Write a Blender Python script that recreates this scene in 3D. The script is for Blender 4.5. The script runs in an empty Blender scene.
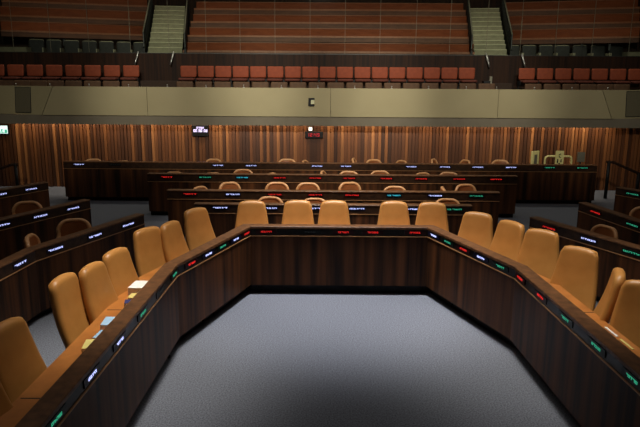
import bpy, bmesh, math, random
from mathutils import Vector, Matrix
random.seed(7)
sc = bpy.context.scene
C = sc.collection
PI = math.pi

# ------------------------------------------------------------------ materials
def lin(c):
    return tuple(((v/255)/12.92 if v/255 <= 0.04045 else ((v/255+0.055)/1.055)**2.4) for v in c)

def base_mat(name):
    m = bpy.data.materials.new(name); m.use_nodes = True
    nt = m.node_tree
    return m, nt, nt.nodes['Principled BSDF']

def noise_mat(name, c1, c2, scale=(10, 10, 10), rough=0.5, detail=3, bump=0.0, bscale=None, metallic=0, lo=.3, hi=.7, spec=.5):
    """two tones of the material's own colour mixed by a stretched noise"""
    m, nt, b = base_mat(name)
    tc = nt.nodes.new('ShaderNodeTexCoord')
    mp = nt.nodes.new('ShaderNodeMapping'); mp.inputs['Scale'].default_value = scale
    nz = nt.nodes.new('ShaderNodeTexNoise'); nz.inputs['Scale'].default_value = 1; nz.inputs['Detail'].default_value = detail
    rp = nt.nodes.new('ShaderNodeValToRGB')
    rp.color_ramp.elements[0].position = lo; rp.color_ramp.elements[1].position = hi
    rp.color_ramp.elements[0].color = (*lin(c1), 1); rp.color_ramp.elements[1].color = (*lin(c2), 1)
    nt.links.new(tc.outputs['Object'], mp.inputs[0]); nt.links.new(mp.outputs[0], nz.inputs['Vector'])
    nt.links.new(nz.outputs['Fac'], rp.inputs[0]); nt.links.new(rp.outputs[0], b.inputs['Base Color'])
    b.inputs['Roughness'].default_value = rough; b.inputs['Metallic'].default_value = metallic
    b.inputs['Specular IOR Level'].default_value = spec
    if bump:
        n2 = nt.nodes.new('ShaderNodeTexNoise'); n2.inputs['Scale'].default_value = bscale or 200
        bp = nt.nodes.new('ShaderNodeBump'); bp.inputs['Strength'].default_value = bump; bp.inputs['Distance'].default_value = .01
        nt.links.new(tc.outputs['Object'], n2.inputs['Vector']); nt.links.new(n2.outputs['Fac'], bp.inputs['Height'])
        nt.links.new(bp.outputs[0], b.inputs['Normal'])
    return m

def emit_mat(name, col, strength):
    m, nt, b = base_mat(name)
    b.inputs['Base Color'].default_value = (*[v*.3 for v in lin(col)], 1)
    b.inputs['Emission Color'].default_value = (*lin(col), 1)
    b.inputs['Emission Strength'].default_value = strength
    # faint unevenness of the light output from one diode to the next
    tc = nt.nodes.new('ShaderNodeTexCoord'); nz = nt.nodes.new('ShaderNodeTexNoise'); nz.inputs['Scale'].default_value = 60
    mr = nt.nodes.new('ShaderNodeMapRange'); mr.inputs['To Min'].default_value = strength*.7; mr.inputs['To Max'].default_value = strength*1.3
    nt.links.new(tc.outputs['Object'], nz.inputs['Vector']); nt.links.new(nz.outputs['Fac'], mr.inputs['Value'])
    nt.links.new(mr.outputs[0], b.inputs['Emission Strength'])
    return m

def slat_mat():
    """every slat of the wall has its own tone of timber, with grain running up it"""
    m, nt, b = base_mat('slat_timber')
    N = nt.nodes.new; L = nt.links.new
    tc = N('ShaderNodeTexCoord'); sx = N('ShaderNodeSeparateXYZ'); L(tc.outputs['Object'], sx.inputs[0])
    dv = N('ShaderNodeMath'); dv.operation = 'DIVIDE'; dv.inputs[1].default_value = SLAT; L(sx.outputs['X'], dv.inputs[0])
    fl = N('ShaderNodeMath'); fl.operation = 'FLOOR'; L(dv.outputs[0], fl.inputs[0])
    wn = N('ShaderNodeTexWhiteNoise'); wn.noise_dimensions = '1D'; L(fl.outputs[0], wn.inputs['W'])
    rp = N('ShaderNodeValToRGB'); e = rp.color_ramp.elements
    e[0].position = 0; e[0].color = (*lin((64, 36, 20)), 1); e[1].position = 1; e[1].color = (*lin((164, 108, 62)), 1)
    for p, c in ((.35, (90, 53, 29)), (.6, (110, 65, 34)), (.85, (132, 82, 44))):
        x = e.new(p); x.color = (*lin(c), 1)
    L(wn.outputs['Value'], rp.inputs[0])
    mp = N('ShaderNodeMapping'); mp.inputs['Scale'].default_value = (40, 40, 1.2); L(tc.outputs['Object'], mp.inputs[0])
    nz = N('ShaderNodeTexNoise'); nz.inputs['Scale'].default_value = 1; nz.inputs['Detail'].default_value = 4; L(mp.outputs[0], nz.inputs['Vector'])
    mr = N('ShaderNodeMapRange'); mr.inputs['To Min'].default_value = .55; mr.inputs['To Max'].default_value = 1.35; L(nz.outputs['Fac'], mr.inputs['Value'])
    hs = N('ShaderNodeHueSaturation'); L(rp.outputs[0], hs.inputs['Color']); L(mr.outputs[0], hs.inputs['Value'])
    L(hs.outputs[0], b.inputs['Base Color']); b.inputs['Roughness'].default_value = .42
    return m

def glass_mat():
    m = bpy.data.materials.new('clear_glass'); m.use_nodes = True; nt = m.node_tree
    nt.nodes.clear(); N = nt.nodes.new; L = nt.links.new
    o = N('ShaderNodeOutputMaterial'); t = N('ShaderNodeBsdfTransparent'); g = N('ShaderNodeBsdfGlossy'); mx = N('ShaderNodeMixShader')
    t.inputs[0].default_value = (.93, .95, .93, 1); g.inputs['Roughness'].default_value = .05
    f = N('ShaderNodeFresnel'); f.inputs['IOR'].default_value = 1.3
    L(f.outputs[0], mx.inputs[0]); L(t.outputs[0], mx.inputs[1]); L(g.outputs[0], mx.inputs[2]); L(mx.outputs[0], o.inputs[0])
    return m

SLAT = .094   # pitch of the wall slats
M = {}
M['slat'] = slat_mat()
M['carpet'] = noise_mat('grey_carpet', (98, 101, 110), (138, 142, 153), (66, 66, 66), .95, 4, .5, 160, lo=.35, hi=.65, spec=.1)
M['wood'] = noise_mat('dark_walnut', (38, 23, 14), (112, 67, 36), (8, 8, .35), .5, 5, lo=.36, hi=.74, spec=.2)
M['cap'] = noise_mat('walnut_cap', (82, 53, 32), (122, 82, 51), (14, 14, 14), .42, 4, spec=.3)
M['worktop'] = noise_mat('honey_worktop', (164, 100, 44), (196, 124, 58), (5, 5, 5), .34, 4)
M['trim'] = noise_mat('copper_strip', (164, 116, 74), (186, 136, 90), (20, 20, 20), .4, metallic=.1)
M['fascia'] = noise_mat('smoked_fascia', (20, 16, 13), (30, 23, 18), (8, 8, 8), .35, spec=.3)
M['woodfascia'] = noise_mat('walnut_fascia', (40, 27, 19), (70, 47, 31), (10, 10, 14), .42, 4, spec=.25)
M['plinth'] = noise_mat('black_plinth', (9, 9, 10), (15, 15, 16), (10, 10, 10), .7)
M['tan'] = noise_mat('tan_leather', (186, 127, 62), (198, 139, 72), (6, 6, 6), .42, 3, .06, 90)
M['brown'] = noise_mat('brown_leather', (142, 84, 46), (158, 96, 54), (8, 8, 8), .4, 3, .06, 90)
M['rim'] = noise_mat('tan_padded_rim', (206, 150, 98), (220, 164, 112), (8, 8, 8), .42, 3)
M['black'] = noise_mat('black_plastic', (12, 12, 13), (18, 18, 19), (12, 12, 12), .5, spec=.25)
M['chrome'] = noise_mat('brushed_chrome', (170, 170, 165), (200, 200, 195), (30, 30, 30), .3, metallic=.9)
M['darkmetal'] = noise_mat('dark_metal', (34, 36, 34), (50, 52, 48), (14, 14, 14), .45, metallic=.3)
M['beige'] = noise_mat('beige_parapet_panel', (149, 138, 103), (156, 145, 110), (1.2, 1.2, 1.2), .7)
M['band'] = noise_mat('grey_beam', (104, 96, 80), (112, 104, 88), (3, 3, 3), .8)
M['grille'] = noise_mat('dark_grille', (88, 82, 62), (102, 95, 72), (60, 60, 60), .8)
M['red'] = noise_mat('red_upholstery', (124, 51, 19), (138, 60, 25), (9, 9, 9), .75, 3, .2, 120)
M['redpan'] = noise_mat('dark_red_seat_pan', (78, 32, 17), (94, 40, 22), (9, 9, 9), .8, 3)
M['brownseat'] = noise_mat('brown_upholstery', (74, 49, 27), (88, 60, 34), (9, 9, 9), .75, 3)
M['bench'] = noise_mat('bench_vinyl', (104, 49, 20), (120, 60, 27), (3, 12, 12), .6, 3, spec=.15)
M['benchseat'] = noise_mat('bench_seat_front', (82, 47, 26), (100, 60, 34), (3, 12, 12), .6, 3)
M['benchedge'] = noise_mat('bench_edge', (128, 76, 42), (146, 90, 52), (10, 10, 10), .5)
M['gwall'] = noise_mat('gallery_dark_timber', (24, 14, 8), (50, 29, 15), (16, 16, .5), .6, 4, spec=.15)
M['concrete'] = noise_mat('green_grey_concrete', (126, 123, 98), (146, 142, 114), (7, 7, 7), .85)
M['nosing'] = noise_mat('pale_nosing', (190, 188, 150), (206, 204, 166), (9, 9, 9), .7)
M['dgrey'] = noise_mat('charcoal_upholstery', (36, 38, 34), (48, 50, 45), (9, 9, 9), .7)
M['dgreyedge'] = noise_mat('grey_seat_piping', (150, 146, 118), (164, 160, 130), (9, 9, 9), .6)
M['gfloor'] = noise_mat('gallery_carpet', (40, 28, 20), (56, 40, 28), (30, 30, 30), .95)
M['plain'] = noise_mat('dark_painted_wall', (44, 32, 24), (52, 38, 28), (2, 2, 2), .8)
M['ceil'] = noise_mat('ceiling_paint', (120, 116, 106), (128, 124, 114), (2, 2, 2), .9)
M['brass'] = noise_mat('pale_brass', (230, 220, 144), (246, 236, 164), (12, 12, 12), .4)
M['paper'] = noise_mat('white_paper', (232, 230, 224), (246, 244, 238), (20, 20, 20), .8)
M['yellow'] = noise_mat('yellow_paper', (222, 204, 120), (232, 214, 132), (20, 20, 20), .8)
M['blue'] = noise_mat('blue_card', (64, 92, 160), (76, 104, 172), (20, 20, 20), .7)
M['paleblue'] = noise_mat('pale_blue_cover', (160, 196, 226), (176, 208, 234), (14, 14, 14), .7)
M['navy'] = noise_mat('navy_card', (40, 46, 104), (50, 56, 116), (14, 14, 14), .7)
M['glass'] = glass_mat()
M['seal'] = noise_mat('pale_glass_seal', (100, 96, 76), (112, 108, 86), (14, 14, 14), .6)
M['greypanel'] = noise_mat('grey_panel', (104, 100, 84), (118, 114, 96), (14, 14, 14), .6)
LED = {'w': emit_mat('white_led', (186, 194, 255), 1.5), 'r': emit_mat('red_led', (255, 44, 38), .7),
       'g': emit_mat('green_led', (70, 215, 165), .45), 't': emit_mat('teal_led', (70, 205, 230), .8),
       'o': noise_mat('unlit_led', (62, 66, 66), (74, 78, 78), (50, 50, 50), .5)}
for c, a in (('w', (16, 16, 40)), ('r', (38, 9, 9)), ('g', (8, 24, 18)), ('t', (8, 22, 34)), ('o', (16, 16, 17))):  # glow of the lit letters is painted into the plate colour, tinted per LED
    M['plate_'+c] = noise_mat('display_glow_tint_'+c, a, tuple(v+5 for v in a), (12, 12, 12), .4, spec=.25)
M['lamp'] = emit_mat('lamp_white', (255, 246, 226), 3)
M['exit'] = emit_mat('exit_face', (214, 240, 232), 1.4)
M['exitgreen'] = emit_mat('exit_green', (70, 190, 150), .8)
M['screenwhite'] = emit_mat('screen_white', (226, 210, 255), 1.8)

# ------------------------------------------------------------------ mesh helpers
def obj(name, bm, mat, parent=None, smooth=False, bevel=0):
    me = bpy.data.meshes.new(name)
    bmesh.ops.recalc_face_normals(bm, faces=bm.faces)
    if smooth:
        for f in bm.faces: f.smooth = True
    bm.to_mesh(me); bm.free(); me.materials.append(mat)
    o = bpy.data.objects.new(name, me); C.objects.link(o)
    if parent is not None: o.parent = parent
    if bevel:
        md = o.modifiers.new('bevel', 'BEVEL'); md.width = bevel; md.segments = 2; md.limit_method = 'ANGLE'
    return o

def box(bm, x0, x1, y0, y1, z0, z1, mat=None):
    vs = [Vector((x, y, z)) for z in (z0, z1) for x, y in ((x0, y0), (x1, y0), (x1, y1), (x0, y1))]
    if mat is not None: vs = [mat @ v for v in vs]
    v = [bm.verts.new(p) for p in vs]
    for f in ((3, 2, 1, 0), (4, 5, 6, 7), (0, 1, 5, 4), (1, 2, 6, 5), (2, 3, 7, 6), (3, 0, 4, 7)):
        bm.faces.new([v[i] for i in f])
    return bm

def bx(*a, **k): return box(bmesh.new(), *a, **k)

def tube(bm, pts, r, seg=8):
    pts = [Vector(p) for p in pts]; rs = r if isinstance(r, (list, tuple)) else [r]*len(pts)
    rings = []; up = Vector((0, 0, 1))
    for i, p in enumerate(pts):
        d = (pts[min(i+1, len(pts)-1)] - pts[max(i-1, 0)]).normalized()
        a = d.cross(up)
        if a.length < .05: a = d.cross(Vector((0, 1, 0)))
        a.normalize(); b = d.cross(a)
        rings.append([bm.verts.new(p + rs[i]*(math.cos(t)*a + math.sin(t)*b)) for t in [2*PI*k/seg for k in range(seg)]])
    for A, B in zip(rings, rings[1:]):
        for k in range(seg): bm.faces.new((A[k], A[(k+1) % seg], B[(k+1) % seg], B[k]))
    bm.faces.new(rings[0][::-1]); bm.faces.new(rings[-1])
    return bm

def rounded_outline(w0, w1, h, r, n=6, r0=None):
    """trapezoid, half width w0 at the bottom and w1 at the top, corners rounded"""
    r0 = r if r0 is None else r0
    pts = []
    cs = [((w0-r0, r0), r0, -PI/2), ((w1-r, h-r), r, 0), ((-w1+r, h-r), r, PI/2), ((-w0+r0, r0), r0, PI)]
    for (cx, cy), rr, a0 in cs:
        for k in range(n+1):
            a = a0 + PI/2*k/n
            pts.append((cx + rr*math.cos(a), cy + rr*math.sin(a)))
    # extra points on the long sides so the sheet can bend
    out = []
    for i, p in enumerate(pts):
        q = pts[(i+1) % len(pts)]; out.append(p)
        if math.hypot(q[0]-p[0], q[1]-p[1]) > .12:
            m = 4
            for k in range(1, m): out.append((p[0]+(q[0]-p[0])*k/m, p[1]+(q[1]-p[1])*k/m))
    return out

def pillow(outline, t, r, fn, bulge=.012, nu=10, nv=14):
    """upholstered slab: outline (u,v), thickness t, edge radius r, fn(u,v,w)->xyz"""
    bm = bmesh.new()
    v0 = min(p[1] for p in outline)+r; v1 = max(p[1] for p in outline)-r
    def half(v):                     # half width of the outline at height v
        best = 0
        for a, b in zip(outline, outline[1:]+outline[:1]):
            if (a[1]-v)*(b[1]-v) <= 0 and abs(a[1]-b[1]) > 1e-9:
                best = max(best, abs(a[0]+(b[0]-a[0])*(v-a[1])/(b[1]-a[1])))
        return max(best-r, .02)
    def vv(j):                       # rows crowd towards both ends
        q = j/nv; return v0+(v1-v0)*(.5-.5*math.cos(PI*q))*.6+(v1-v0)*q*.4
    G = [[((2*i/nu-1)*half(vv(j)), vv(j)) for i in range(nu+1)] for j in range(nv+1)]
    def sheet(sg):
        g = [[bm.verts.new(fn(u, v, sg*(t/2+bulge*(1-(2*i/nu-1)**2)*(1-(2*j/nv-1)**2)))) for i, (u, v) in enumerate(row)] for j, row in enumerate(G)]
        for j in range(nv):
            for i in range(nu): bm.faces.new((g[j][i], g[j][i+1], g[j+1][i+1], g[j+1][i]))
        return g
    idx = [(0, i) for i in range(nu)]+[(j, nu) for j in range(nv)]+[(nv, i) for i in range(nu, 0, -1)]+[(j, 0) for j in range(nv, 0, -1)]
    n = len(idx); loop = [G[j][i] for j, i in idx]; nrm = []
    for k in range(n):
        a, b = loop[k-1], loop[(k+1) % n]; dx, dy = b[0]-a[0], b[1]-a[1]; l = math.hypot(dx, dy) or 1
        nrm.append((dy/l, -dx/l))
    F, B = sheet(1), sheet(-1)
    rings = [[F[j][i] for j, i in idx]]
    for a in (30, 60, 90):
        a = math.radians(a); rings.append([bm.verts.new(fn(p[0]+m[0]*r*math.sin(a), p[1]+m[1]*r*math.sin(a), t/2-r+r*math.cos(a))) for p, m in zip(loop, nrm)])
    for a in (90, 60, 30):
        if a == 90 and t/2-r < .002: continue
        a = math.radians(a); rings.append([bm.verts.new(fn(p[0]+m[0]*r*math.sin(a), p[1]+m[1]*r*math.sin(a), -(t/2-r+r*math.cos(a)))) for p, m in zip(loop, nrm)])
    rings.append([B[j][i] for j, i in idx])
    for A, Bq in zip(rings, rings[1:]):
        for k in range(n): bm.faces.new((A[k], A[(k+1) % n], Bq[(k+1) % n], Bq[k]))
    return bm

def lathe(prof, seg=16, c=(0, 0)):
    bm = bmesh.new(); rings = []
    for r, z in prof: rings.append([bm.verts.new((c[0]+r*math.cos(2*PI*k/seg), c[1]+r*math.sin(2*PI*k/seg), z)) for k in range(seg)])
    for A, B in zip(rings, rings[1:]):
        for k in range(seg): bm.faces.new((A[k], A[(k+1) % seg], B[(k+1) % seg], B[k]))
    bm.faces.new(rings[0][::-1]); bm.faces.new(rings[-1])
    return bm

# ------------------------------------------------------------------ scene-graph helpers
def tag(o, label, cat, group=None, kind=None):
    o['label'] = label; o['category'] = cat
    if group: o['group'] = group
    if kind: o['kind'] = kind
    return o

def thing(name, label, cat, loc=(0, 0, 0), rz=0, group=None):
    o = bpy.data.objects.new(name, None); C.objects.link(o)
    o.location = loc; o.rotation_euler = (0, 0, rz); o.empty_display_size = .1
    return tag(o, label, cat, group)

def dup(root, loc, rz, label, group=None, scale=(1, 1, 1)):
    def cp(o, par):
        c = o.copy(); C.objects.link(c); c.parent = par
        for ch in list(o.children): cp(ch, c)
        return c
    r = root.copy(); C.objects.link(r)
    for ch in list(root.children): cp(ch, r)
    r.location = loc; r.rotation_euler = (0, 0, rz); r.scale = scale; r['label'] = label
    if group: r['group'] = group
    return r

def struct(name, bm, mat, **k):
    o = obj(name, bm, mat, **k); o['kind'] = 'structure'; return o

ORD = ['first', 'second', 'third', 'fourth', 'fifth', 'sixth', 'seventh', 'eighth', 'ninth', 'tenth', 'eleventh', 'twelfth',
       'thirteenth', 'fourteenth', 'fifteenth', 'sixteenth', 'seventeenth', 'eighteenth', 'nineteenth', 'twentieth']

# ------------------------------------------------------------------ the setting
struct('floor', bx(-12, 12, -3, 17.6, -.2, 0), M['carpet'])
WY = 17.35
bm = bmesh.new()
box(bm, -12, 12, WY, WY+.2, 0, 2.05)
n0, n1 = int(-11.5/SLAT), int(11.5/SLAT)
for i in range(n0, n1):
    d = random.choice((.03, .045, .06))
    box(bm, i*SLAT+.006, (i+1)*SLAT-.016, WY-d, WY+.01, 0, 2.03)
struct('wall_back', bm, M['slat'])
struct('trim_1', bx(-12, 12, 16.84, 16.95, 1.79, 2.034), M['band'])
struct('wall_left', bx(-12.2, -12, -3, 25, -.2, 9), M['plain'])
struct('wall_right', bx(12, 12.2, -3, 25, -.2, 9), M['plain'])
struct('wall_front', bx(-12, 12, -3.2, -3, -.2, 9), M['plain'])
struct('ceiling', bx(-12.2, 12.2, -3.2, 25, 9, 9.2), M['ceil'])

def slab(bm, quad, th):
    """quad of 4 front points, given thickness towards +Y"""
    f = [bm.verts.new(p) for p in quad]; b = [bm.verts.new((p[0], p[1]+th, p[2])) for p in quad]
    bm.faces.new(f); bm.faces.new(b[::-1])
    for i in range(4): bm.faces.new((f[i], b[i], b[(i+1) % 4], f[(i+1) % 4]))
PT, PB = 2.785, 2.035
bm = bmesh.new()
jt = [(-7.45, -7.10), (-4.62, -4.62), (.26, .26), (4.72, 4.72), (7.78, 7.46)]
for (a0, a1), (b0, b1) in zip(jt, jt[1:]):
    slab(bm, [(a0+.005, 16.8, PB), (b0-.005, 16.8, PB), (b1-.005, 16.8, PT), (a1+.005, 16.8, PT)], .15)
struct('wall_balcony', bm, M['beige'])
SL = .3                                   # the end bays of the parapet turn away from the hall
LA, LB, LC, LD = (-11.9, 16.8+SL*4.45), (-7.46, 16.8), (-7.11, 16.8), (-11.9, 16.8+SL*4.79)
RA, RB, RC, RD = (11.9, 16.8+SL*4.11), (7.79, 16.8), (7.47, 16.8), (11.9, 16.8+SL*4.43)
bm = bmesh.new(); slab(bm, [(*LA, PB), (*LB, PB), (*LC, PT), (*LD, PT)], .12)
struct('wall_balcony_left', bm, M['beige'])
bm = bmesh.new(); slab(bm, [(*RB, PB), (*RA, PB), (*RD, PT), (*RC, PT)], .12)
struct('wall_balcony_right', bm, M['beige'])
# stepped floor of the gallery
bm = bmesh.new()
box(bm, -7.3, 7.3, 16.97, 17.8, 2.05, 2.16); box(bm, -11.9, -7.3, 17.3, 17.8, 2.05, 2.16); box(bm, 7.3, 11.9, 17.3, 17.8, 2.05, 2.16)
box(bm, -11.9, 11.9, 17.8, 18.98, 2.05, 2.6)
for k, (y0, z) in enumerate(((19.06, 3.60), (20.45, 3.95), (21.3, 4.4), (22.15, 4.85), (23.0, 5.3))):
    box(bm, -11.9, 11.9, y0, 24.4, 2.06+.001*k, z-.35)
struct('floor_balcony', bm, M['gfloor'])
struct('wall_gallery', bx(-11.9, 11.9, 18.98, 19.06, 2.05, 3.72), M['gwall'])
struct('wall_upper', bx(-12, 12, 24.4, 24.6, 2.0, 9), M['gwall'])
struct('trim_2', bx(-5.2, -4.15, 18.3, 18.9, 2.6, 2.93), M['gfloor'])
struct('trim_3', bx(4.65, 5.5, 18.3, 18.9, 2.6, 2.93), M['gfloor'])
struct('trim_4', bx(-11.9, -8.75, 19.07, 19.4, 3.2, 3.88), M['concrete'])
struct('trim_5', bx(9.1, 11.9, 19.07, 19.4, 3.2, 3.86), M['concrete'])

# ------------------------------------------------------------------ lettering (dot letters, right to left script)
GL = {'a': ["1001", "0101", "1010", "1001"], 'b': ["1110", "0010", "0010", "1111"], 'c': ["1111", "0001", "0001", "0001"],
      'd': ["1111", "0010", "0010", "0010"], 'e': ["1111", "0001", "1001", "1001"], 'f': ["11", "01", "01", "01"],
      'g': ["11", "01", "00", "00"], 'h': ["1111", "1001", "1001", "1111"], 'i': ["10101", "10101", "10101", "11111"],
      'j': ["111", "001", "001", "111"], 'k': ["1111", "1001", "1001", "1101"], 'l': ["1000", "1111", "0001", "0110"],
      'm': ["0111", "1001", "1001", "1011"], ' ': ["0", "0", "0", "0"]}
WORDS = ["klei", "hcbfe", "admje", "fbcie", "gmdck", "iefl", "cajhm", "mbfge", "ckfd", "egamb"]
def letters(bm, word, mat, cx, cz, h, y, wmax=None):
    """glyphs on the local xz plane at depth y; mat maps to the parent frame"""
    cols = []
    for ch in word:
        g = GL[ch]; w = len(g[0])
        for k in range(w): cols.append([g[r][k] for r in range(4)])
        cols.append(['0']*4)
    cols.pop(); n = len(cols); p = h/4; pw = p if wmax is None else wmax/n
    for i, c in enumerate(cols):
        r = 0
        while r < 4:
            if c[r] == '1':
                e = r
                while e+1 < 4 and c[e+1] == '1': e += 1
                x0 = cx + (i-n/2)*pw
                box(bm, x0, x0+pw*1.02, y, y+.003, cz+h/2-(e+1)*p, cz+h/2-r*p, mat)
                r = e+1
            else: r += 1
    return bm

# ------------------------------------------------------------------ desks
def make_desk(name, label, cat, P, T, FZ, wt, depth, displays, group=None, ends=(True, True), tw=.25, tall=.75, up=.024, ct=.02, fm='woodfascia', pb=.11):
    base = Vector((P[0][0], P[0][1], 0))
    P = [Vector((x, y)) for x, y in P]
    root = thing(name, label, cat, base, 0, group)
    n = len(P)
    dirs = [(P[i+1]-P[i]).normalized() for i in range(n-1)]
    nor = [Vector((-d.y, d.x)) for d in dirs]
    def off(i, d):
        if i == 0: v = nor[0]*d
        elif i == n-1: v = nor[-1]*d
        else:
            m = (nor[i-1]+nor[i]).normalized(); v = m*(d/max(.3, m.dot(nor[i])))
        return P[i]+v
    def sweep(nm, mat, prof, bevel=0, gap=0):
        out = []
        for i in range(n-1):
            bm = bmesh.new(); A = []; B = []
            for d, z in prof:
                a, b = off(i, d), off(i+1, d)
                u = (b-a).normalized()*gap
                A.append(bm.verts.new((a.x+u.x-base.x, a.y+u.y-base.y, z))); B.append(bm.verts.new((b.x-u.x-base.x, b.y-u.y-base.y, z)))
            m = len(prof)
            for k in range(m): bm.faces.new((A[k], A[(k+1) % m], B[(k+1) % m], B[k]))
            bm.faces.new(A[::-1]); bm.faces.new(B)
            out.append(obj(nm, bm, mat, root, bevel=bevel))
        return out
    def rect(d0, d1, z0, z1): return [(d0, z0), (d1, z0), (d1, z1), (d0, z1)]
    sweep('plinth', M['plinth'], rect(.13, depth-.05, 0, pb))
    sweep('front_panel', M['wood'], rect(0, .03, pb, FZ), gap=.001)
    sweep('metal_strip', M['trim'], rect(-.010, .02, FZ, FZ+.010))
    fas = sweep('fascia', M[fm], rect(.002, .03, FZ+.011, T-ct+.002))
    sweep('cap_rail', M['cap'], [(-.008, T-ct), (.15, T-ct), (.15, T-.004), (.144, T), (-.002, T), (-.008, T-.006)])
    sweep('riser', M['cap'], rect(.125, .148, wt, T-.022))
    wts = sweep('worktop', M['worktop'], [(.04, wt-.03), (depth, wt-.03), (depth+.006, wt-.015), (depth, wt), (.04, wt)], gap=.0015)
    for k, e in enumerate(ends):
        if not e: continue
        i = 0 if k == 0 else n-1
        d = dirs[0 if k == 0 else -1]; nn = nor[0 if k == 0 else -1]
        s = .03 if k == 0 else -.03
        prof = [(.03, pb), (depth-.03, pb), (depth-.03, wt-.03), (.125, wt-.03), (.125, T-.022), (.03, T-.022)]
        bm = bmesh.new(); A = []; B = []
        for dd, z in prof:
            p = P[i]+nn*dd-Vector((base.x, base.y)); q = p+d*s
            A.append(bm.verts.new((p.x, p.y, z))); B.append(bm.verts.new((q.x, q.y, z)))
        for j in range(len(prof)): bm.faces.new((A[j], A[(j+1) % len(prof)], B[(j+1) % len(prof)], B[j]))
        bm.faces.new(A[::-1]); bm.faces.new(B)
        obj('end_panel', bm, M['wood'], root)
    zc = (FZ+.011+T-.022)/2 + up
    for q, (seg, s, c) in enumerate(displays):
        d, nn = dirs[seg], nor[seg]
        o = P[seg]+d*s-Vector((base.x, base.y))
        mat = Matrix(((d.x, nn.x, 0, o.x), (d.y, nn.y, 0, o.y), (0, 0, 1, zc), (0, 0, 0, 1)))
        hh = min(.03, (T-FZ)*.25)
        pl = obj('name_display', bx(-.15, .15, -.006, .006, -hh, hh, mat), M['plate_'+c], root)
        ln = .62 if c == 'o' else 1
        bm = letters(bmesh.new(), WORDS[(q*3+len(name)+seg) % len(WORDS)], mat, 0, 0, hh*tall*ln, -.009, tw)
        obj('lettering', bm, LED[c], pl)
    return root

make_desk('horseshoe_table', 'dark walnut horseshoe table with lit name displays enclosing the empty grey carpet', 'table',
          [(-1.715, 2.47), (-1.61, 6.71), (-.99, 8.56), (1.53, 8.56), (2.205, 6.71), (2.37, 2.8)], 1.018, .872, .815, .5,
          [(2, .23, 'r'), (2, .85, 'o'), (2, 1.32, 'r'), (2, 1.74, 'r'), (2, 2.34, 'r'),
           (1, 1.83, 'r'), (1, 1.49, 'w'), (1, 1.11, 'g'), (1, .73, 'w'), (1, .32, 'r'),
           (0, 4.13, 'g'), (0, 3.57, 'o'), (0, 2.97, 'g'), (0, 2.34, 'w'), (0, 1.74, 'w'), (0, 1.14, 'g'),
           (3, .17, 'w'), (3, .54, 'g'), (3, .92, 'r'), (3, 1.31, 'w'), (3, 1.7, 'g'),
           (4, .17, 'r'), (4, .75, 'r'), (4, 1.34, 'g'), (4, 1.94, 'g'), (4, 2.5, 'g')], tw=.15, tall=.75, up=.0, ct=.034, fm='fascia', pb=.145)
ht = C.objects['horseshoe_table']
for x0, x1, y in ((-2.15, -1.8, 4.09), (-2.11, -1.77, 5.83), (2.41, 2.74, 5.85), (2.45, 2.78, 4.6)):
    obj('worktop_joint', bx(x0+1.715, x1+1.715, y-2.47-.006, y-2.47+.006, .8145, .8162), M['plinth'], ht)
DG = 'members desks with lit name displays'
ROWS = {
 'A': (15.25, -6.35, 6.84, .82, [(.39, 'w'), (1.28, 'o'), (3.82, 'w'), (4.64, 'w'), (6.27, 'w'), (6.98, 'w'), (8.59, 'w'), (9.43, 'w'), (10.24, 'w'), (11.06, 'w'), (12.01, 'g'), (12.82, 'g')],
       'longest dark walnut desk, rearmost of the four rows, nearest the slatted wall'),
 'B': (13.63, -3.83, 4.37, .78, [(.43, 'r'), (1.28, 'g'), (2.1, 't'), (2.93, 'r'), (3.72, 'r'), (4.47, 'r'), (5.29, 'r'), (6.07, 'r'), (6.91, 'r'), (7.73, 'r')],
       'dark walnut desk with mostly red name displays, second row from the slatted wall'),
 'C': (11.7, -2.93, 3.44, .77, [(.44, 'r'), (1.26, 'w'), (2.06, 'r'), (2.84, 'r'), (3.54, 'r'), (4.34, 't'), (5.13, 'w'), (5.92, 'g')],
       'dark walnut desk, third row from the slatted wall, eight name displays'),
 'D': (10.43, -2.16, 2.61, .78, [(.45, 'w'), (1.29, 'w'), (2.09, 'w'), (2.79, 'w'), (3.7, 'w'), (4.46, 'g')],
       'shortest walnut desk row, directly behind the chairs at the back of the horseshoe table')}
for k, (Y, x0, x1, FZ, ds, lab) in ROWS.items():
    make_desk('row_desk', lab, 'desk', [(x0, Y), (x1, Y)], {'A': 1.0, 'B': .965}.get(k, .95), FZ, .78, .42, [(0, s, c) for s, c in ds], DG)
def side(lab, P, ds): make_desk('side_desk', lab, 'desk', P, .95, .785, .755, .45, ds, DG, up=.004)
side('left side walnut desk nearest the horseshoe table, bent, with four white name displays',
     [(-3.76, 5.6), (-3.583, 7.54), (-2.783, 9.6)], [(1, 1.81, 'w'), (1, 1.08, 'w'), (1, .33, 'w'), (0, 1.6, 'w')])
side('left side walnut desk in the middle of three, one chair at its end', [(-5.2, 8.31), (-4.05, 10.736)], [(0, 2.3, 'w'), (0, 1.62, 'w'), (0, .92, 'w')])
side('left side walnut desk farthest back, below the green exit sign', [(-6.5, 10.8), (-5.555, 12.524)], [(0, 1.57, 'w'), (0, .9, 'w')])
side('right side walnut desk nearest the horseshoe table, red, white and green displays', [(3.314, 9.577), (4.55, 6.866)], [(0, .42, 'r'), (0, 1.17, 'w'), (0, 1.88, 'g')])
side('right side walnut desk in the middle of three, red and green displays', [(4.59, 10.819), (5.1, 8.3)], [(0, .49, 'r'), (0, 1.41, 'g')])
side('right side walnut desk farthest back, one green display beneath the handrail', [(5.979, 12.401), (6.6, 11.38)], [(0, .37, 'g')])

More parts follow.
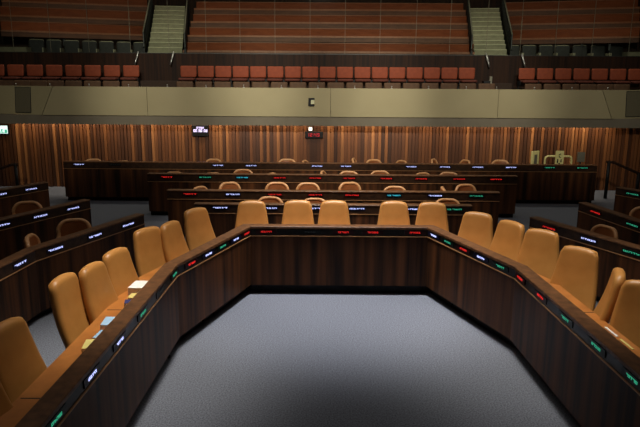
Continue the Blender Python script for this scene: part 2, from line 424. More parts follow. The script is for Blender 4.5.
# ------------------------------------------------------------------ tall tan chairs
def star_base(bm, r=.24, n=5):
    for k in range(n):
        a = 2*PI*k/n+.3
        tube(bm, [(0, 0, .09), (r*.6*math.cos(a), r*.6*math.sin(a), .075), (r*math.cos(a), r*math.sin(a), .05)], [.03, .024, .018], 6)
        m = Matrix.Translation((r*math.cos(a), r*math.sin(a), .025))
        bmesh.ops.create_uvsphere(bm, u_segments=8, v_segments=6, radius=.026, matrix=m)
    return bm

def make_high_chair():
    t = thing('high_back_chair', 'x', 'chair', (0, 0, -50))
    H0, HT = .50, 1.24
    h = HT-H0
    def back(u, v, w):
        k = v/h
        u *= 1+.05*math.sin(PI*max(0, min(1, k)))
        v += .022*(1-(u/.2)**2)*max(0, k)
        return Vector((u, 0.06 + .21*k + .035*math.sin(PI*k) - .5*u*u*(1.1-k*.4) - w, H0+v))
    o = rounded_outline(.28, .208, h, .08, 7, .05)
    obj('backrest', pillow(o, .10, .043, lambda u, v, w: back(u, v, w), .01), M['tan'], t, True)
    so = rounded_outline(.2, .2, .34, .08, 5)
    obj('seat', pillow(so, .11, .045, lambda u, v, w: Vector((u, .05-v, .41+w)), .01), M['tan'], t, True)
    obj('gas_column', lathe([(.03, .09), (.03, .25), (.05, .26), (.05, .30), (.10, .385), (.12, .395)], 12, (0, -.05)), M['black'], t)
    sb = star_base(bmesh.new()); bmesh.ops.translate(sb, verts=sb.verts, vec=(0, -.05, 0))
    obj('star_base', sb, M['black'], t, True)
    return t
hc = make_high_chair(); used = [False]
def place_high(top, yaw, label, grp):
    a = math.radians(yaw); dy = .27
    x = top[0]-(-math.sin(a))*dy; y = top[1]-math.cos(a)*dy
    if not used[0]:
        used[0] = True; hc.location = (x, y, 0); hc.rotation_euler = (0, 0, a); hc['label'] = label; hc['group'] = grp
    else: dup(hc, (x, y, 0), a, label, grp)
HG = 'tall tan leather chairs round the horseshoe table'
Lc = [((-2.34, 3.76), 80), ((-2.40, 4.42), 80), ((-2.42, 5.55), 83), ((-2.28, 5.92), 81), ((-2.22, 6.46), 74), ((-2.15, 7.45), 58), ((-1.94, 7.76), 74), ((-1.78, 8.62), 54)]
for i, (p, y) in enumerate(Lc):
    lab = ['tan leather chair at the lower left corner, only its edge in view',
           'large tan leather high-backed chair second from the camera along the left arm',
           'tan leather high-backed chair third from the camera on the left, beside the yellow booklet',
           'tan leather high-backed chair fourth from the camera on the left, close behind third',
           'tan leather high-backed chair fifth on the left, opposite the stack of white booklets',
           'tan leather high-backed chair sixth on the left, turned towards the camera near the bend',
           'narrow-looking tan leather chair seventh on the left, just past the table bend',
           'tan leather high-backed chair at the far end of the left arm'][i]
    place_high(p, y, lab, HG)
for i, (p, y) in enumerate([((-1.03, 9.20), 4), ((-.337, 9.26), 2), ((.213, 9.26), 0), ((1.12, 9.24), -2), ((1.69, 9.18), -6)]):
    place_high(p, y, 'tan leather high-backed chair, %s from left along the back of the horseshoe table' % (ORD[i] if i < 4 else 'fifth and last'), HG)
Rl = ['tan leather high-backed chair at the far end of the right arm', 'tan leather chair second from the far end on the right, partly behind a wider one',
      'broad tan leather chair third from the far end on the right, at the table bend', 'tan leather high-backed chair fourth from the far end on the right, standing apart',
      'tan leather chair on the right seen edge-on, turned sideways', 'shaded tan leather chair cut off by the right edge of the picture']
for (p, y), lab in zip([((2.21, 8.48), -30), ((2.53, 7.95), -58), ((2.77, 7.50), -38), ((2.91, 6.69), -44), ((2.95, 5.83), -112), ((3.04, 5.5), -36)], Rl):
    place_high(p, y, lab, HG)

# ------------------------------------------------------------------ low rounded chairs behind the members' desks
def make_low_chair():
    t = thing('low_round_chair', 'x', 'chair', (0, 0, -50))
    top, bot = .98, .55; h = top-bot
    def curve(u, w, k): return .235 + .035*k - 1.1*u*u - w
    o = rounded_outline(.205, .215, h, .13, 7, .05)
    obj('backrest', pillow(o, .06, .026, lambda u, v, w: Vector((u, curve(u, w, v/h), bot+v)), .006), M['brown'], t, True)
    # padded rim round the edge of the back and down to the arms
    ol = [p for p in rounded_outline(.205, .22, h, .14, 9, .05)]
    pts = [(u, v) for u, v in ol if v > .12]
    pts.sort(key=lambda p: math.atan2(p[1]-h*.45, p[0]))
    path = [(u, curve(u, 0, v/h)-.012, bot+v) for u, v in pts]
    r = path[0]; l = path[-1]
    path = [(r[0]+.035, r[1]-.26, .655), (r[0]+.04, r[1]-.12, .675), (r[0]+.02, r[1]-.03, .70)] + path + [(l[0]-.02, l[1]-.03, .70), (l[0]-.04, l[1]-.12, .675), (l[0]-.035, l[1]-.26, .655)]
    obj('padded_rim', tube(bmesh.new(), path, [.02, .027, .029]+[.03]*(len(path)-6)+[.029, .027, .02], 8), M['rim'], t, True)
    so = rounded_outline(.22, .215, .45, .1, 5)
    obj('seat', pillow(so, .10, .04, lambda u, v, w: Vector((u, .20-v, .45+w)), .01), M['brown'], t, True)
    for s in (-1, 1):
        obj('arm_support', tube(bmesh.new(), [(s*.20, -.05, .42), (s*.25, -.06, .52), (s*.25, -.08, .65)], .016, 6), M['black'], t, True)
    obj('gas_column', lathe([(.028, .09), (.028, .28), (.09, .395), (.1, .40)], 10), M['black'], t)
    obj('star_base', star_base(bmesh.new(), .25), M['black'], t, True)
    return t
lc = make_low_chair(); lused = [False]
LG = 'low round-backed chairs behind the members desks'
def place_low(x, y, ztop, yaw, label):
    """x,y: where the crown of the back stands"""
    a = math.radians(yaw); dy = .25
    X = x+math.sin(a)*dy; Yy = y-math.cos(a)*dy
    s = (1, 1, ztop/1.015)
    if not lused[0]:
        lused[0] = True; lc.location = (X, Yy, 0); lc.rotation_euler = (0, 0, a); lc.scale = s; lc['label'] = label; lc['group'] = LG
    else: dup(lc, (X, Yy, 0), a, label, LG, s)
CH = [
 ('rearmost desk row', 15.25+.66, [(-5.834, .956, 8), (-5.092, .909, 20), (-2.728, .978, -15), (-.856, .991, 0), (-.42, .955, 75), (.836, 1.016, 80), (1.35, .993, 25), (2.12, .973, -60), (2.887, 1.017, 65), (3.76, .997, -70), (4.619, 1.003, 0)]),
 ('second desk row from wall', 13.63+.66, [(-3.383, .92, 0), (-2.505, .903, 20), (-1.786, .99, 0), (-1.163, .901, 60), (.039, .956, 80), (.663, .961, -5), (1.379, .977, 5), (2.352, .938, 30), (2.987, .954, -15), (3.858, .878, 0)]),
 ('third desk row from wall', 11.7+.66, [(-2.456, .915, 62), (-1.85, 1.011, 35), (-.867, 1.018, 0), (-.245, 1.012, 0), (.577, 1.028, 18), (1.502, .953, 0), (2.467, .939, 85), (2.906, 1.004, 18)]),
 ('shortest desk row', 10.43+.66, [(-.906, .966, 0), (-.092, .944, -6), (2.305, .952, 0)])]
for rn, Y, l in CH:
    for i, (x, z, yw) in enumerate(l):
        extra = '' if abs(yw) < 50 else ', sideways'
        place_low(x, Y, z + (.035 if Y > 15 else 0), yw, 'low brown chair with tan rim, %s from left behind %s%s' % (ORD[i], rn, extra))
place_low(-3.72, 9.15, .98, 18, 'low brown chair with tan rim at the far end of nearest left side desk')
place_low(-3.92, 8.1, .99, 100, 'low brown chair turned away showing its bent armrest, nearest left side desk')
place_low(-5.02, 10.45, .98, 14, 'low brown chair at the end of the middle left side desk')
place_low(4.3, 9.05, .95, -66, 'low brown chair turned sideways at the nearest right side desk')
place_low(4.78, 8.35, .98, -30, 'low brown chair at the right picture edge behind the nearest right side desk')
place_low(5.52, 10.3, .98, -30, 'low brown chair behind the middle right side desk, cut by picture edge')

# ------------------------------------------------------------------ papers on the horseshoe table
def booklet(name, x, y, z, w, d, t, rz, mats, label, grp='papers on the left worktop'):
    r = thing(name, label, 'booklet', (x+.03, y, z), math.radians(rz), grp)
    bm = bmesh.new()
    box(bm, -w/2+.003, w/2-.003, -d/2+.003, d/2-.003, .002, t-.002)
    obj('pages', bm, M['paper'], r)
    bm = bmesh.new(); box(bm, -w/2, w/2, -d/2, d/2, t-.003, t); box(bm, -w/2, w/2, -d/2, d/2, 0, .002); box(bm, -w/2, -w/2+.002, -d/2, d/2, .002, t-.003)
    obj('cover', bm, M[mats], r)
    return r
Z = .8155
booklet('booklet', -1.945, 4.97, Z, .2, .19, .03, 8, 'yellow', 'small yellow booklet nearest the camera on the left worktop')
booklet('booklet', -1.92, 5.17, Z, .19, .17, .028, -6, 'paleblue', 'pale blue booklet lying between the yellow booklet and the thick blue one')
booklet('booklet', -1.92, 5.42, Z, .23, .2, .055, 4, 'paleblue', 'thick blue and white booklet, middle of the left worktop')
booklet('booklet', -1.86, 5.59, Z, .15, .1, .015, -20, 'paper', 'thin white leaflet leaning out beside the thick blue booklet')
booklet('booklet', -1.92, 5.96, Z, .16, .11, .045, 12, 'navy', 'small navy booklet beneath the table riser, left worktop')
booklet('booklet', -1.90, 6.11, Z, .2, .14, .05, 0, 'yellow', 'small yellow booklet in front of the white stack, left worktop')
booklet('booklet', -1.91, 6.36, Z, .28, .24, .085, -4, 'paper', 'large white stack of papers farthest along the left worktop')
def slip(x, y, mat, label, rz):
    o = obj('paper_slip', bx(-.011, .011, -.11, .11, 0, .006), M[mat]); o.location = (x, y, Z); o.rotation_euler = (0, 0, math.radians(rz))
    tag(o, label, 'paper slip', 'slips on the right worktop')
slip(2.69, 5.36, 'paper', 'narrow white slip lying on the right worktop, farther of two', 2)
slip(2.70, 5.09, 'yellow', 'narrow cream slip lying on the right worktop, nearer of two', 2)

# ------------------------------------------------------------------ things on the back wall
r = thing('digital_clock', 'black wall clock with red digits on the slatted wall under the balcony', 'clock', (-.18, WY-.06, 1.42))
obj('case', bx(-.25, .25, -.05, 0, 0, .175), M['black'], r, bevel=.006)
SEG = {'1': 'bc', '2': 'abged', '4': 'fgbc', '5': 'afgcd'}
bm = bmesh.new()
def seven(bm, ch, x, z, w, h, y):
    t = h*.14; S = {'a': (x, x+w, z+h-t, z+h), 'g': (x, x+w, z+h/2-t/2, z+h/2+t/2), 'd': (x, x+w, z, z+t),
         'f': (x, x+t, z+h/2, z+h), 'b': (x+w-t, x+w, z+h/2, z+h), 'e': (x, x+t, z, z+h/2), 'c': (x+w-t, x+w, z, z+h/2)}
    for s in SEG[ch]:
        a = S[s]; box(bm, a[0], a[1], y, y+.004, a[2], a[3])
for i, ch in enumerate('1245'): seven(bm, ch, -.19+i*.085+(.03 if i > 1 else 0), .045, .055, .09, -.055)
for z in (.065, .105): box(bm, -.015, -.003, -.055, -.051, z, z+.014)
obj('digits', bm, emit_mat('dim_red_led', (230, 30, 50), .55), r)
r = thing('wall_lamp', 'tiny bright white lamp on the slatted wall above the red clock', 'lamp', (-.28, WY-.06, 1.67))
obj('housing', bx(-.055, .055, -.03, 0, -.055, .06), M['greypanel'], r)
obj('lens', bx(-.043, .043, -.036, -.03, -.04, .045), M['lamp'], r)
r = thing('score_screen', 'small black wall screen showing white blocks, upper left of the slatted wall', 'screen', (-3.32, WY-.06, 1.45))
obj('case', bx(-.225, .225, -.05, .03, 0, .3), M['black'], r, bevel=.008)
bm = bmesh.new()
I = Matrix.Identity(4)
letters(bm, 'hckim', I, 0, .235, .05, -.055, .2)
for cx, w in ((-.135, 'hk'), (.005, 'kih'), (.145, 'mi')): letters(bm, w, I, cx, .155, .075, -.055, .1)
obj('readout', bm, M['screenwhite'], r)
r = thing('exit_sign', 'lit white and green exit sign at the left picture edge', 'sign', (-8.80, WY-.06, 1.49))
obj('case', bx(-.2, .19, -.05, 0, -.02, .235), M['black'], r)
obj('lit_face', bx(-.18, .165, -.056, -.05, 0, .215), M['exit'], r)
bm = bmesh.new()
box(bm, -.16, .15, -.059, -.056, .012, .03); box(bm, .085, .15, -.059, -.056, .03, .11)
tube(bm, [(.02, -.058, .12), (.0, -.058, .075)], .016, 6); tube(bm, [(.0, -.058, .075), (.03, -.058, .03)], .01, 6); tube(bm, [(0, -.058, .075), (-.035, -.058, .04)], .01, 6)
tube(bm, [(.02, -.058, .11), (.055, -.058, .09)], .008, 6); tube(bm, [(.02, -.058, .11), (-.02, -.058, .105)], .008, 6)
tube(bm, [(-.15, -.058, .08), (-.07, -.058, .08)], .012, 6)
obj('running_figure', bm, M['exitgreen'], r)
r = thing('balcony_camera', 'small dark bracket camera with pale lens box on the beige parapet', 'camera', (-.245, 16.8, 2.32))
bm = bmesh.new(); box(bm, -.085, -.02, -.05, .002, 0, .21); box(bm, -.02, .08, -.05, -.002, .165, .21); box(bm, -.02, .08, -.05, -.002, 0, .04)
obj('bracket', bm, M['black'], r)
obj('lens_box', bx(-.015, .075, -.09, -.002, .05, .155), M['nosing'], r)
# loudspeaker grilles in the angled parapet ends
for sx, lab in ((-1, 'dark loudspeaker grille set in the left angled end of the beige parapet'), (1, 'dark loudspeaker grille set in the right angled end of the beige parapet')):
    g = thing('parapet_grille', lab, 'grille', (0, 0, 0), 0, 'parapet grilles')
    if sx < 0: X0, X1, A, B, Cc, Dd = -8.26, -7.78, LA, LB, LC, LD
    else: X0, X1, A, B, Cc, Dd = 8.2, 8.75, RA, RB, RC, RD
    def yat(x, z):
        k = (z-PB)/(PT-PB)
        xa, ya = A[0]+(Dd[0]-A[0])*k, A[1]+(Dd[1]-A[1])*k; xb, yb = B[0]+(Cc[0]-B[0])*k, B[1]+(Cc[1]-B[1])*k
        return ya+(yb-ya)*(x-xa)/(xb-xa)-.02
    bm = bmesh.new(); z0, z1 = PB+.05, PT-.03
    slab(bm, [(X0, yat(X0, z0), z0), (X1, yat(X1, z0), z0), (X1, yat(X1, z1), z1), (X0, yat(X0, z1), z1)], .018)
    obj('grille_cloth', bm, M['grille'], g)
    bm = bmesh.new()
    for xx in (X0, X1): tube(bm, [(xx, yat(xx, z0), z0), (xx, yat(xx, z1), z1)], .008, 6)
    for zz in (z0, z1): tube(bm, [(X0, yat(X0, zz), zz), (X1, yat(X1, zz), zz)], .008, 6)
    obj('grille_frame', bm, M['darkmetal'], g)
# glass clips along the parapet top
clips = [-8.26, -7.2, -6.16, -5.11, -4.08, -3.05, -2.05, -1.05, -.08, .9, 1.88, 2.86, 3.86, 4.67, 5.67, 6.67, 7.7]
for i, x in enumerate(clips):
    yb = 16.86 if abs(x) < 7.2 else 16.86+(abs(x)-7.15)*SL
    r = thing('rail_clip', 'small pale metal clip on the balcony parapet top, %s from left' % ORD[i], 'clip', (x, yb, PT), 0, 'clips along the parapet')
    bm = bmesh.new(); box(bm, -.03, .03, -.02, .02, 0, .006); tube(bm, [(0, 0, .004), (0, 0, .05)], .009, 6); bmesh.ops.create_uvsphere(bm, u_segments=8, v_segments=6, radius=.017, matrix=Matrix.Translation((0, 0, .055)))
    obj('stud', bm, M['chrome'], r)

# brass stand group at the right behind the rear desk
r = thing('notice_panel', 'pale brass folded panel standing left of the brass tube frame', 'panel', (5.66, 16.35, 0), math.radians(35))
obj('board', bx(-.14, .14, -.03, .03, .1, 1.21), M['brass'], r, bevel=.01)
obj('inset', bx(-.07, .05, -.036, -.03, .5, 1.12), M['greypanel'], r)
obj('foot', bx(-.17, .17, -.14, .14, 0, .1), M['darkmetal'], r)
r = thing('tube_barrier', 'pale brass tube frame with a tall centre plate behind the rear desk', 'barrier', (6.3, 16.4, 0))
bm = bmesh.new(); tube(bm, [(-.35, 0, 0), (-.35, 0, .98), (-.345, 0, 1.02), (-.325, 0, 1.05), (-.28, 0, 1.07), (.28, 0, 1.07), (.325, 0, 1.05), (.345, 0, 1.02), (.35, 0, .98), (.35, 0, 0)], .028, 8)
obj('tube_frame', bm, M['brass'], r, True)
pl = obj('centre_plate', bx(-.1, .12, -.05, -.03, .1, 1.22), M['brass'], r)
bm = bmesh.new(); tube(bm, [(.04, -.052, 1.14), (-.01, -.052, 1.12), (.0, -.052, 1.06), (.04, -.052, 1.04)], .012, 6)
box(bm, -.05, -.02, -.054, -.05, .9, 1.0); box(bm, .04, .07, -.054, -.05, .92, 1.0); box(bm, -.01, .03, -.054, -.05, .84, .9); box(bm, -.06, .08, -.054, -.05, .6, .8)
obj('emblem', bm, M['darkmetal'], pl)
obj('base_plate', bx(-.42, .42, -.12, .12, 0, .02), M['darkmetal'], r)
r = thing('control_panel', 'dull grey panel on a post right of the brass tube frame', 'panel', (6.87, 16.35, 0))
obj('panel_face', bx(-.1, .1, -.03, .02, .93, 1.19), M['greypanel'], r, bevel=.008)
obj('post', tube(bmesh.new(), [(0, 0, .02), (0, 0, .95)], .025, 8), M['darkmetal'], r, True)
obj('foot', lathe([(.15, 0), (.15, .015), (.03, .025)], 14), M['darkmetal'], r)

# handrails of the stairwells in the rear corners
def stair_rail(x0, y0, z0, x1, y1, z1, label):
    r = thing('stairwell_handrail', label, 'handrail', (x0, y0, 0), 0, 'rear corner handrails')
    d = Vector((x1-x0, y1-y0, z1-z0)); s = 1 if x1 > x0 else -1
    pts = [(-s*.02, 0, z0), (s*.16, 0, z0-.01)] + [tuple(Vector((s*.16, 0, z0-.01))+d*k) for k in (.3, .6, 1)]
    obj('rail', tube(bmesh.new(), pts, .035, 8), M['gwall'], r, True)
    for k in (0, .5, .98):
        p = Vector((s*.05, 0, z0)) if k == 0 else Vector((s*.16, 0, z0-.01))+d*k
        obj('post', tube(bmesh.new(), [(p.x, p.y, 0), (p.x, p.y, p.z)], .045, 8), M['black'], r, True)
    return r
stair_rail(7.46, 16.1, .97, 8.75, 15.9, .42, 'dark sloping handrail in the rear right corner')
stair_rail(-7.95, 16.2, .78, -9.0, 16.0, .42, 'dark sloping handrail in the rear left corner')

# ------------------------------------------------------------------ gallery: seats
def make_flip_seat(mat, edge):
    t = thing('flip_seat', 'x', 'seat', (0, 0, -50))
    o = rounded_outline(.226, .232, .32, .025, 3, .02)
    obj('backrest', pillow(o, .07, .025, lambda u, v, w: Vector((u, .04*v+.1-w, .44+v)), .006), mat, t, True)
    so = rounded_outline(.222, .222, .36, .03, 3)
    obj('seat_pan', pillow(so, .07, .03, lambda u, v, w: Vector((u, .05-v, .385+w)), .004), edge, t, True)
    for s in (-1, 1):
        bm = bmesh.new(); box(bm, s*.237-.01, s*.237+.01, -.12, .14, .28, .40); box(bm, s*.237-.01, s*.237+.01, -.02, .1, 0, .28)
        obj('side_bracket', bm, M['black'], t)
    return t
fs = make_flip_seat(M['red'], M['redpan'])
rows = []
for i, px in enumerate((0, 1, 2, 3, 4, 5, 6, 7)):
    k = i-7
    rows.append((-5.46+k*.55, 18.25+k*.01, 0, 'left', i))
for i in range(17):
    x = -3.80 + i*.499
    rows.append((x, 18.2, 0, 'centre', i))
for i in range(7):
    rows.append((5.92+i*.525, 18.25, 0, 'right', i))
for j, (x, y, a, blk, i) in enumerate(rows):
    lab = 'red upholstered flip seat in the balcony, %s from left in the %s block' % (ORD[i], blk)
    if j == 0: fs.location = (x, y, 2.6); fs.rotation_euler = (0, 0, a); fs['label'] = lab; fs['group'] = 'red balcony seats'
    else: dup(fs, (x, y, 2.6), a, lab, 'red balcony seats')
bs = make_flip_seat(M['brownseat'], M['brownseat']); j = 0
for blk, xs in (('left', [-8.9+i*.52 for i in range(8)]), ('centre', [-3.75+i*.52 for i in range(17)]), ('right', [5.85+i*.52 for i in range(6)])):
    for i, x in enumerate(xs):
        lab = 'dull brown front-row balcony seat, %s from left in the %s block, above the parapet' % (ORD[i], blk)
        p = (x, 17.4 if abs(x) < 7.1 else 17.4+(abs(x)-7.1)*SL*.85, 2.17)
        if j == 0: bs.location = p; bs['label'] = lab; bs['group'] = 'brown front-row balcony seats'
        else: dup(bs, p, 0, lab, 'brown front-row balcony seats')
        j += 1
# black device on a tripod in the right gangway
r = thing('tripod_device', 'small black device on a grey tripod in the right balcony gangway', 'camera', (4.62, 17.75, 2.16))
obj('body', bx(-.1, .08, -.12, .12, .54, .84), M['black'], r, bevel=.01)
obj('lens', lathe([(.05, 0), (.05, .07), (.04, .08)], 12), M['darkmetal'], r)
r.children[-1].matrix_local = Matrix.Translation((-.01, -.12, .70)) @ Matrix.Rotation(PI/2, 4, 'X')
for k in range(3):
    a = 2*PI*k/3; obj('tripod_leg', tube(bmesh.new(), [(0, 0, .55), (.2*math.cos(a), .2*math.sin(a), 0)], .014, 6), M['greypanel'], r)
obj('screen_arm', bx(.08, .15, -.02, .01, .56, .96), M['greypanel'], r)
# gangway grab rails
for x, s, lab in ((-5.42, 1, 'left of the left gangway'), (-4.38, 1, 'right of the left gangway'), (4.9, -1, 'left of the right gangway'), (5.95, -1, 'right of the right gangway')):
    r = thing('grab_rail', 'short bright metal grab rail on the dark gallery wall, %s' % lab, 'rail', (x, 18.9, 3.35), 0, 'gangway grab rails')
    obj('bar', tube(bmesh.new(), [(-s*.05, -.12, .04), (-s*.02, -.1, .15), (s*.045, -.02, .42)], .022, 8), M['chrome'], r, True)
    obj('mount', tube(bmesh.new(), [(s*.03, -.03, .36), (s*.03, .075, .36)], .015, 6), M['darkmetal'], r, True)

# glass panels on the gallery wall
gx = [-11.2, -10.2, -9.1, -8.0, -6.87, -5.64, -4.5, -3.396, -2.393, -1.362, -.33, .701, 1.732, 2.792, 3.794, 4.883, 5.884, 6.915, 8.0, 9.1, 10.2]
for i, (a, b) in enumerate(zip(gx, gx[1:])):
    r = thing('glass_panel', 'tall clear glass panel on the gallery wall, %s from left' % (ORD[i] if i < 20 else 'last'), 'glass panel', ((a+b)/2, 19.02, 3.72), 0, 'glass panels above the gallery wall')
    w = (b-a)/2
    obj('pane', bx(-w+.012, w-.012, -.006, .006, .02, 2.3), M['glass'], r)
    bm = bmesh.new(); box(bm, w-.004, w+.004, -.007, .007, .02, 2.3)
    obj('joint_strip', bm, M['seal'], r)
    obj('bottom_channel', bx(-w, w, -.02, .02, 0, .02), M['darkmetal'], r)

# ------------------------------------------------------------------ gallery: benches
def bench(p0, p1, ztop, hb, label, n):
    p0, p1 = Vector(p0), Vector(p1); L = (p1-p0).length; a = math.atan2(p1.y-p0.y, p1.x-p0.x)
    fl = ztop-.72
    r = thing('gallery_bench', label, 'bench', (p0.x, p0.y, fl), a, 'upholstered gallery benches')
    z = .72
    prof = [(-.06, z-hb), (.02, z-hb), (.07, z-.02), (-.01, z-.02)]
    def ext(prof, x0, x1):
        bm = bmesh.new(); A = [bm.verts.new((x0, y, zz)) for y, zz in prof]; B = [bm.verts.new((x1, y, zz)) for y, zz in prof]
        k = len(prof)
        for i in range(k): bm.faces.new((A[i], A[(i+1) % k], B[(i+1) % k], B[i]))
        bm.faces.new(A[::-1]); bm.faces.new(B); return bm
    obj('backrest', ext(prof, 0, L), M['bench'], r, bevel=.008)
    obj('top_rail', ext([(-.02, z-.02), (.08, z-.02), (.08, z), (-.02, z)], 0, L), M['benchedge'], r)
    obj('seat', ext([(-.48, z-hb-.2), (-.02, z-hb-.2), (-.02, z-hb-.02), (-.48, z-hb-.01)], 0, L), M['benchseat'], r, bevel=.006)
    obj('seat_edge', ext([(-.492, z-hb-.06), (-.48, z-hb-.06), (-.48, z-hb-.005), (-.492, z-hb-.005)], 0, L), M['benchedge'], r)
    for x in (0, L-.04): obj('end_panel', ext([(-.46, 0), (.06, 0), (.06, z-hb), (-.46, z-hb-.2)], x, x+.04), M['gwall'], r)
    for k in range(1, n):
        x = L*k/n; obj('leg', bx(x-.03, x+.03, -.38, -.02, 0, z-hb-.19), M['darkmetal'], r)
    return r
for k, z in enumerate((4.105, 4.60, 5.088, 5.579)):
    bench((-4.2-.04*k, 20+.85*k), (4.75+.05*k, 20+.85*k), z, .26, 'long red-brown gallery bench in the centre block, %s row up' % ORD[k], 9)
for k, (a, b, z) in enumerate((((-10.0, 20.2), (-5.92, 22.0), 4.72), ((-10.56, 21.4), (-6.14, 22.9), 5.27), ((-10.9, 22.4), (-6.36, 23.8), 5.82))):
    bench(a, b, z, .3, 'red-brown gallery bench in the left block, %s bench above the charcoal seats' % ORD[k], 5)
for k, (a, b, z) in enumerate((((6.28, 22.0), (10.0, 20.33), 4.67), ((6.5, 22.9), (10.54, 21.55), 5.21), ((6.7, 23.8), (10.9, 22.5), 5.76))):
    bench(a, b, z, .3, 'red-brown gallery bench in the right block, %s bench above the charcoal seats' % ORD[k], 5)
# charcoal seats in front of the side benches
def make_grey_seat():
    t = thing('charcoal_seat', 'x', 'seat', (0, 0, -50))
    o = rounded_outline(.225, .225, .42, .06, 4, .04)
    obj('backrest', pillow(o, .09, .03, lambda u, v, w: Vector((u, .1+.05*v-w, .34+v)), .008), M['dgrey'], t, True)
    path = [(-.215, .13, .66), (-.212, .135, .72), (-.195, .14, .757), (-.15, .14, .77), (.15, .14, .77), (.195, .14, .757), (.212, .135, .72), (.215, .13, .66)]
    obj('piping', tube(bmesh.new(), path, .013, 6), M['dgreyedge'], t, True)
    so = rounded_outline(.22, .22, .44, .05, 4)
    obj('seat_cushion', pillow(so, .1, .04, lambda u, v, w: Vector((u, .08-v, .3+w)), .008), M['dgrey'], t, True)
    for s in (-1, 1):
        bm = bmesh.new(); box(bm, s*.25-.016, s*.25+.016, -.3, .12, .1, .52); obj('armrest', bm, M['dgreyedge'], t)
    obj('pedestal', lathe([(.16, 0), (.16, .02), (.05, .05), (.05, .26)], 12), M['darkmetal'], t)
    return t
gs = make_grey_seat(); j = 0
gl = [(-9.23, 19.72, 12), (-8.70, 19.88, 12), (-8.2, 20.05, 12), (-7.6, 20.2, 12), (-7.0, 20.45, 12), (-6.42, 20.62, 12), (-5.86, 20.8, 12)]
gl = [(x20*Y/20, Y, 12) for x20, Y in zip((-8.865, -8.323, -7.765, -7.208, -6.681, -6.138, -5.62), (19.5, 19.73, 19.97, 20.2, 20.43, 20.67, 20.9))]
gr = [(x20*Y/20, Y, -7) for x20, Y in zip((5.957, 6.485, 7.012, 7.525, 8.068, 8.626, 9.185), (20.9, 20.82, 20.75, 20.67, 20.6, 20.52, 20.44))]
for blk, l in (('left', gl), ('right', gr)):
    for i, (x, y, a) in enumerate(l):
        zt = 4.135 if blk == 'left' else 4.125
        p = (x, y-.02, zt-.78); lab = 'charcoal gallery seat with grey piping, %s from left in the %s block' % (ORD[i], blk)
        if j == 0: gs.location = p; gs.rotation_euler = (0, 0, math.radians(a)); gs['label'] = lab; gs['group'] = 'charcoal gallery seats'
        else: dup(gs, p, math.radians(a), lab, 'charcoal gallery seats')
        j += 1

# ------------------------------------------------------------------ gallery stairs and their railings
def stairs(cx, w, lean, label, side):
    r = thing('gallery_stairs', label, 'stairs', (cx, 19.12, 3.5), lean, 'gallery stairs')
    zs = [3.744, 3.916, 4.078, 4.214, 4.40, 4.557, 4.71, 4.884, 5.041, 5.21, 5.379]
    for k, z in enumerate(zs):
        st = obj('step', bx(-w/2, w/2, .02+.3*k, .02+.3*(k+1), -.2+(.12*k), z-3.5-.015), M['concrete'], r)
        obj('nosing', bx(-w/2, w/2, .005+.3*k, .06+.3*k, z-3.515, z-3.497), M['nosing'], st)
    for s, nm in ((-1, 'left'), (1, 'right')):
        q = thing('stair_railing', 'dark balustrade with metal handrail on the %s side of the %s gallery stairs' % (nm, side), 'railing', (cx, 19.12, 3.5), lean, 'gallery stair railings')
        x = s*(w/2+.1)
        zf = lambda y: zs[0]-3.5+(y/3.3)*1.64
        obj('handrail', tube(bmesh.new(), [(x, .1, zf(.1)+.55), (x, 1.6, zf(1.6)+.55), (x, 3.2, zf(3.2)+.55)], .022, 8), M['greypanel'], q, True)
        for k in range(12):
            y = .12+.27*k; obj('baluster', tube(bmesh.new(), [(x, y, zf(y)-.3), (x, y, zf(y)+.55)], .022, 6), M['darkmetal'], q)
        obj('string', slab_bm(x, zf), M['black'], q)
def slab_bm(x, zf):
    bm = bmesh.new()
    v = [bm.verts.new((x+dx, y, zf(y)+dz)) for dx in (-.03, .03) for y, dz in ((.02, -.35), (3.25, -.35), (3.25, .12), (.02, .12))]
    for f in ((0, 1, 2, 3), (7, 6, 5, 4), (0, 4, 5, 1), (1, 5, 6, 2), (2, 6, 7, 3), (3, 7, 4, 0)): bm.faces.new([v[i] for i in f])
    return bm
stairs(-4.665, 1.0, math.radians(9), 'green-grey concrete stairs between the left and centre gallery benches', 'left')
stairs(5.07, .95, math.radians(-9), 'green-grey concrete stairs between the centre and right gallery benches', 'right')

# ------------------------------------------------------------------ light
def spot(name, loc, to, watts, deg, blend=.6, col=(1, .93, .84), size=.35):
    d = bpy.data.lights.new(name, 'SPOT'); d.energy = watts; d.spot_size = math.radians(deg); d.spot_blend = blend; d.color = col; d.shadow_soft_size = size
    o = bpy.data.objects.new(name, d); C.objects.link(o); o.location = loc
    o.rotation_euler = (Vector(to)-Vector(loc)).to_track_quat('-Z', 'Y').to_euler()
def area(name, loc, to, watts, sx, sy, col=(1, .95, .88)):
    d = bpy.data.lights.new(name, 'AREA'); d.shape = 'RECTANGLE'; d.size = sx; d.size_y = sy; d.energy = watts; d.color = col
    o = bpy.data.objects.new(name, d); C.objects.link(o); o.location = loc
    o.rotation_euler = (Vector(to)-Vector(loc)).to_track_quat('-Z', 'Y').to_euler()
spot('ceiling_spot_centre', (.3, 8.2, 8.8), (.3, 8.5, .0), 4300, 38, 1, (1, .98, .98), .5)
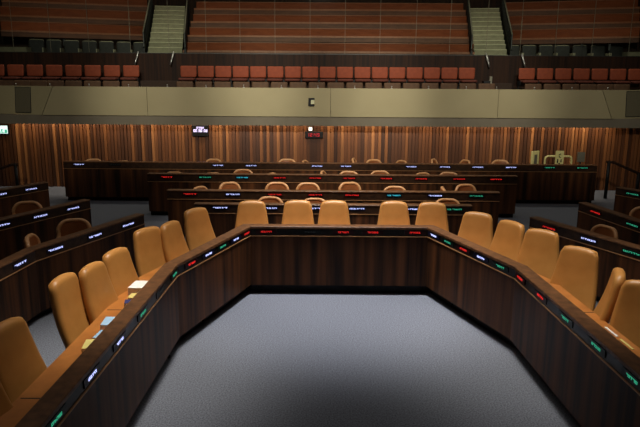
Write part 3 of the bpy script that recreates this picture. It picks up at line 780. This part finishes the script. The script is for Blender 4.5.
spot('ceiling_spot_left', (.2, 5.6, 8.8), (-2.5, 6.4, 1.1), 700, 32, 1, (1, .95, .86), .4)
spot('ceiling_spot_right', (.4, 5.6, 8.8), (3.0, 6.7, 1.1), 600, 32, 1, (1, .95, .86), .4)
spot('ceiling_spot_left_rear', (-1.5, 6.6, 8.8), (-2.1, 6.1, 1.1), 2000, 29, 1, (1, .94, .84), .4)
spot('ceiling_spot_right_rear', (2.1, 7.0, 8.8), (2.8, 6.7, 1.1), 1700, 34, 1, (1, .94, .84), .4)
spot('ceiling_spot_rows', (.3, 9.2, 8.8), (.3, 12.6, .5), 3200, 48, 1, (1, .93, .82), .4)
for x, e in ((-6.6, 600), (-3.3, 1700), (0, 2100), (3.3, 1700), (6.6, 800)):
    spot('balcony_front_spot', (x*.6, 2.0, 8.4), (x, 17.0, 3.0), e*2.9, 25, .8, (1, .94, .80), .25)
area('ceiling_panel_hall', (.2, 8, 8.9), (.2, 8, 0), 130, 12, 8)
area('gallery_downlights', (0, 18.0, 8.8), (0, 20.8, 3.5), 350, 18, 2, (1, .92, .74))
area('soffit_wall_washer', (-.2, 17.06, 1.96), (-.2, 17.3, 1.2), 98, 16.4, .08, (1, .86, .66))
w = bpy.data.worlds.new('world'); sc.world = w; w.use_nodes = True
w.node_tree.nodes['Background'].inputs[0].default_value = (.5, .55, .6, 1); w.node_tree.nodes['Background'].inputs[1].default_value = .02

# ------------------------------------------------------------------ camera
cd = bpy.data.cameras.new('camera'); cam = bpy.data.objects.new('camera', cd); C.objects.link(cam)
cd.sensor_width = 36; cd.lens = 622/640*36; cd.clip_start = .05; cd.clip_end = 200
th = math.atan((213.5-76)/622)
cam.matrix_world = Matrix.Translation((0, 0, 3.1)) @ Matrix.Rotation(PI/2-th, 4, 'X') @ Matrix.Rotation(math.radians(.4), 4, 'Z')
sc.camera = cam
sc.view_settings.view_transform = 'Standard'; sc.view_settings.look = 'None'; sc.view_settings.gamma = 1
sc.view_settings.exposure = 0; sc.view_settings.use_curve_mapping = False
